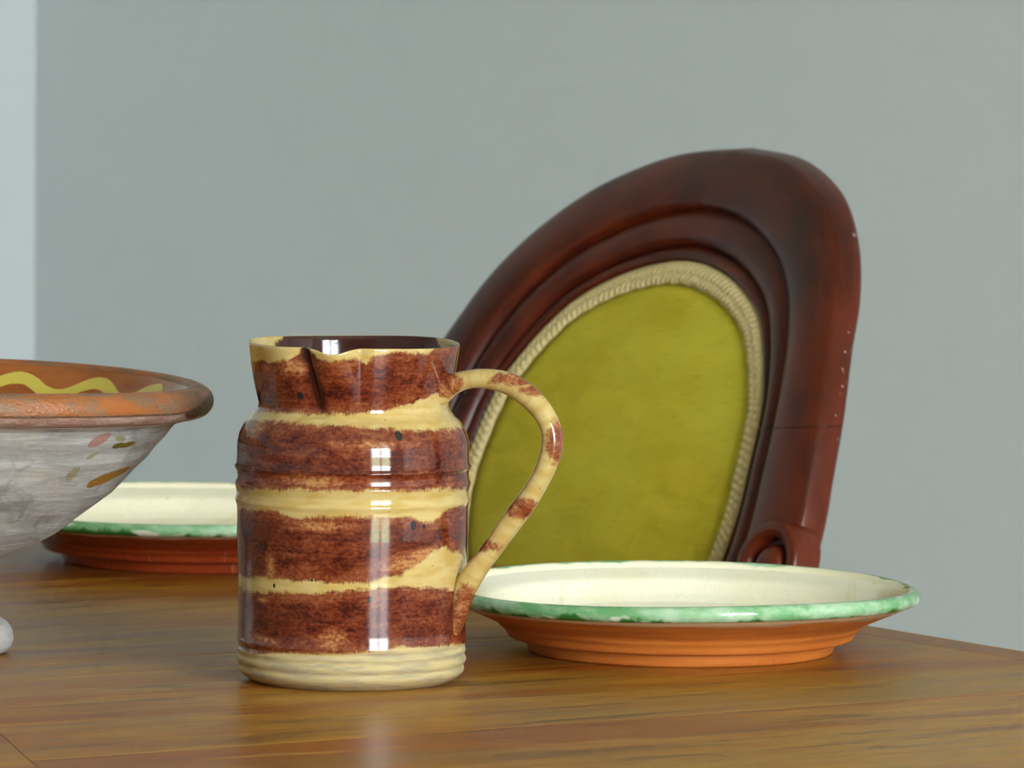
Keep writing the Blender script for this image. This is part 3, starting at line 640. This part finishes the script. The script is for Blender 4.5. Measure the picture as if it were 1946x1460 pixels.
def mahogany(name):
    m = Mat(name); p = m.attr('pz', True); o = m.obj()
    gr = m.noise(m.scale(p, (9, 150, 1)), 1.0, 5, 0.62, 0.6); big = m.noise(o, 11, 3, 0.6)
    c = m.mix(m.ramp(gr, 0.3, 0.7), srgb(50, 18, 10), srgb(88, 31, 13))
    c = m.mix(m.math('MULTIPLY', m.ramp(big, 0.42, 0.7), 0.6), c, srgb(108, 40, 15))
    c = m.mix(m.math('MULTIPLY', m.ramp(big, 0.48, 0.3), 0.5), c, srgb(40, 19, 14))
    ch = m.math('MULTIPLY', m.math('MULTIPLY', m.ramp(m.noise(m.scale(o, (1, 1, 0.5)), 330, 3, 0.6), 0.66, 0.69), m.ramp(m.attr('edge'), 0.3, 0.7)), m.ramp(m.noise(o, 25, 2), 0.52, 0.6))
    c = m.mix(ch, c, srgb(214, 196, 190))
    m.set(color=c, rough=0.30, ior=1.45, spec=0.36)
    return m
M_mah = mahogany('dark_mahogany')
def frame_piece(name, i0, i1):
    q = sec[:, i0:i1].transpose(1, 0, 2).copy(); n = i1 - i0; k = len(ST)
    f = [tuple(x) for x in grid_faces(n, k)] + [tuple(range(k)), tuple((n - 1) * k + i for i in range(k))[::-1]]
    sl = slice(i0 * k, i1 * k)
    return mesh(name, q.reshape(-1, 3), f, M_mah, chair, attrs={'pz': np.stack([along[sl], across[sl], along[sl] * 0], 1), 'edge': edge_at[sl]}, sharp=50)
# crest rail and the two side pieces meet in a glued joint
zo = cO[:, 1]; jt = np.where(zo > 0.0890)[0]; j0, j1 = jt[0], jt[-1]
def joined(name, i0, i1, lo, hi):
    keep = sec.copy()
    if lo: sec[:, i0] += (sec[:, i0 + 1] - sec[:, i0]) * 0.10
    if hi: sec[:, i1 - 1] += (sec[:, i1 - 2] - sec[:, i1 - 1]) * 0.10
    o = frame_piece(name, i0, i1); sec[:] = keep
    return o
joined('crest_rail', j0, j1 + 1, True, True)
joined('back_side', 0, j0 + 1, False, True); joined('back_side', j1, NC, True, False)
def mah(name, v, f, parent=chair, sharp=40, smooth=True):
    v = np.asarray(v, float); d = np.stack([v[:, 2], v[:, 0] + v[:, 1], v[:, 0] * 0], 1)
    return mesh(name, v, [tuple(q) for q in f], M_mah, parent, attrs={'pz': d, 'edge': np.zeros(len(v))}, sharp=sharp, smooth=smooth)
# carved scrolls at the lower ends of the frame
def scroll(side):
    prof = [(0.0240, 0.022), (0.0262, 0.014), (0.0274, 0.006), (0.0274, 0.0020), (0.0262, 0.0), (0.0225, -0.0008), (0.0185, 0.0004), (0.0162, 0.0045), (0.0146, 0.0098), (0.0132, 0.0108), (0.0122, 0.0085), (0.0112, 0.0015), (0.0092, -0.0008), (0.0055, -0.0020), (0.0003, -0.0024)]
    rows = resample(prof, 0.0008); n = 64; v = []
    cu, cz = 0.2105, 0.0095
    for r, d in rows:
        for k in range(n):
            a = 2 * math.pi * k / n
            sx = 1.0 - 0.10 * math.cos(a)
            u = side * (cu + r * sx * math.cos(a)); z = cz + r * math.sin(a) * 0.93
            v.append((u, float(NB(cz)) - 0.0275 + d + 0.25 * (z - cz), z + TOP))
    f = grid_faces(len(rows), n, True, side > 0)
    o = mah('scroll', v, f, chair); o['label'] = 'carved scroll with a round eye'
scroll(1); scroll(-1)
# velvet panel: a slightly domed skin inside the frame
M_vel = Mat('olive_velvet'); _o = M_vel.obj()
_n = M_vel.noise(M_vel.scale(_o, (26, 1, 60)), 1.0, 5, 0.6, 0.7); _w = M_vel.noise(M_vel.scale(_o, (60, 1, 900)), 1.0, 2); _b = M_vel.noise(_o, 9, 3)
_c = M_vel.mix(M_vel.ramp(_n, 0.3, 0.7), srgb(184, 166, 36), srgb(202, 183, 50))
_c = M_vel.mix(M_vel.math('MULTIPLY', M_vel.ramp(_b, 0.42, 0.65), 0.55), _c, srgb(204, 193, 66))
_c = M_vel.mix(M_vel.math('MULTIPLY', M_vel.ramp(_w, 0.55, 0.8), 0.4), _c, srgb(140, 130, 22))
M_vel.set(color=_c, rough=0.85, spec=0.15, sheen=0.25, normal=M_vel.bump(M_vel.math('ADD', _w, M_vel.math('MULTIPLY', _n, 1.5)), 0.15, 0.0008))
M_vel.b.inputs['Sheen Tint'].default_value = srgb(220, 214, 120); M_vel.b.inputs['Sheen Roughness'].default_value = 0.4
zs = np.linspace(-0.12, 0.1755, 90); us = np.linspace(-1, 1, 60)
fo = catmull(Fh, 900); o_ = np.argsort(fo[:, 1]); half_w = np.interp(zs, fo[o_, 1], fo[o_, 0])
vv = []
for z, h in zip(zs, half_w):
    for q in us:
        zz = (z + 0.0) ; u = q * (h + 0.001)
        e = (1 - q * q) ** 0.7 * min(1, (0.1757 - z) / 0.05) ** 0.7
        vv.append((u, float(NB(zz)) + 0.0035 - 0.009 * e, zz + TOP))
pan = mesh('velvet_panel', vv, [tuple(q) for q in grid_faces(len(zs), len(us), False)], M_vel, chair)
# woven gimp braid round the panel
M_gimp = Mat('cream_gimp'); _o = M_gimp.attr('pz', True)
_wv = M_gimp.noise(M_gimp.scale(_o, (260, 700, 1)), 1.0, 2)
M_gimp.set(color=M_gimp.mix(_wv, srgb(188, 164, 108), srgb(224, 206, 158)), rough=0.9, spec=0.1)
keep = cF[:, 1] > -0.115
gl = resample(cF[keep], 0.0009); dg = np.gradient(gl, axis=0); dg /= np.linalg.norm(dg, axis=1)[:, None]; ng = np.stack([dg[:, 1], -dg[:, 0]], 1)
ww = np.linspace(0, 1, 15); gv, gp = [], []
for k, (q, n) in enumerate(zip(gl, ng)):
    for x in ww:
        lobe = abs(math.sin(x * math.pi * 2.0)) ** 0.7
        tw = 0.55 + 0.45 * math.sin(k * 1.15 + x * 9.0)
        wob = 0.0003 * math.sin(k * 0.35) if x > 0.9 else 0.0
        s = q + n * (0.0138 * x - 0.0008 + wob)
        dd = -0.0030 - 0.0016 * lobe * tw - 0.0022 * math.sin(x * math.pi)
        gv.append(back(np.array(s[0]), np.array(s[1]), dd)); gp.append((k * 0.0009, x * 0.011, 0))
mesh('braid', np.array(gv).reshape(-1, 3), [tuple(q) for q in grid_faces(len(gl), len(ww), False)], M_gimp, chair, attrs={'pz': np.array(gp)})
# below the table edge: cross rail, stiles, seat and legs
def cbox(name, x0, x1, y0, y1, z0, z1, ch=0.004):
    v, f = prism([(x0, y0), (x1, y0), (x1, y1), (x0, y1)], z0, z1, ch); return mah(name, v, f, chair, smooth=False)
yb = float(NB(-0.13))
cbox('cross_rail', -0.145, 0.145, yb - 0.010, yb + 0.014, TOP - 0.175, TOP - 0.118)
def taper(name, path, n=20):
    """round post through (x, y, z, r) points"""
    c = catmull(path, 40); v = []
    for x, y, z, r in c:
        for k in range(n):
            a = 2 * math.pi * k / n; v.append((x + r * math.cos(a), y + r * math.sin(a), z))
    f = [tuple(q) for q in grid_faces(len(c), n, True, path[0][2] > path[-1][2])]
    f += [tuple(range(n)), tuple((len(c) - 1) * n + i for i in range(n))]
    return mah(name, v, f, chair)
for s in (-1, 1):
    taper('leg', [(s * 0.156, yb + 0.002, TOP - 0.135, 0.0155), (s * 0.160, yb - 0.003, 0.50, 0.019), (s * 0.165, yb - 0.01, 0.42, 0.021), (s * 0.170, yb + 0.03, 0.20, 0.017), (s * 0.175, yb + 0.085, 0.0, 0.013)])
    taper('leg', [(s * 0.195, -0.275, 0.40, 0.024), (s * 0.195, -0.275, 0.34, 0.025), (s * 0.195, -0.275, 0.30, 0.017), (s * 0.195, -0.275, 0.26, 0.024), (s * 0.195, -0.275, 0.10, 0.014), (s * 0.195, -0.275, 0.05, 0.017), (s * 0.195, -0.275, 0.0, 0.012)])
cbox('seat_rail', -0.205, 0.205, -0.300, yb - 0.012, 0.375, 0.430)
sv = []
for i in range(24):
    for j in range(24):
        x, y = -1 + 2 * i / 23, -1 + 2 * j / 23
        h = ((1 - abs(x) ** 4) * (1 - abs(y) ** 4)) ** 0.5
        sv.append((x * 0.200 * (1 - 0.10 * (y + 1) / 2), (-0.298 + yb - 0.014) / 2 + y * (yb - 0.014 + 0.298) / 2, 0.430 + 0.055 * h))
mesh('seat', sv, [tuple(q) for q in grid_faces(24, 24, False, True)], M_vel, chair)
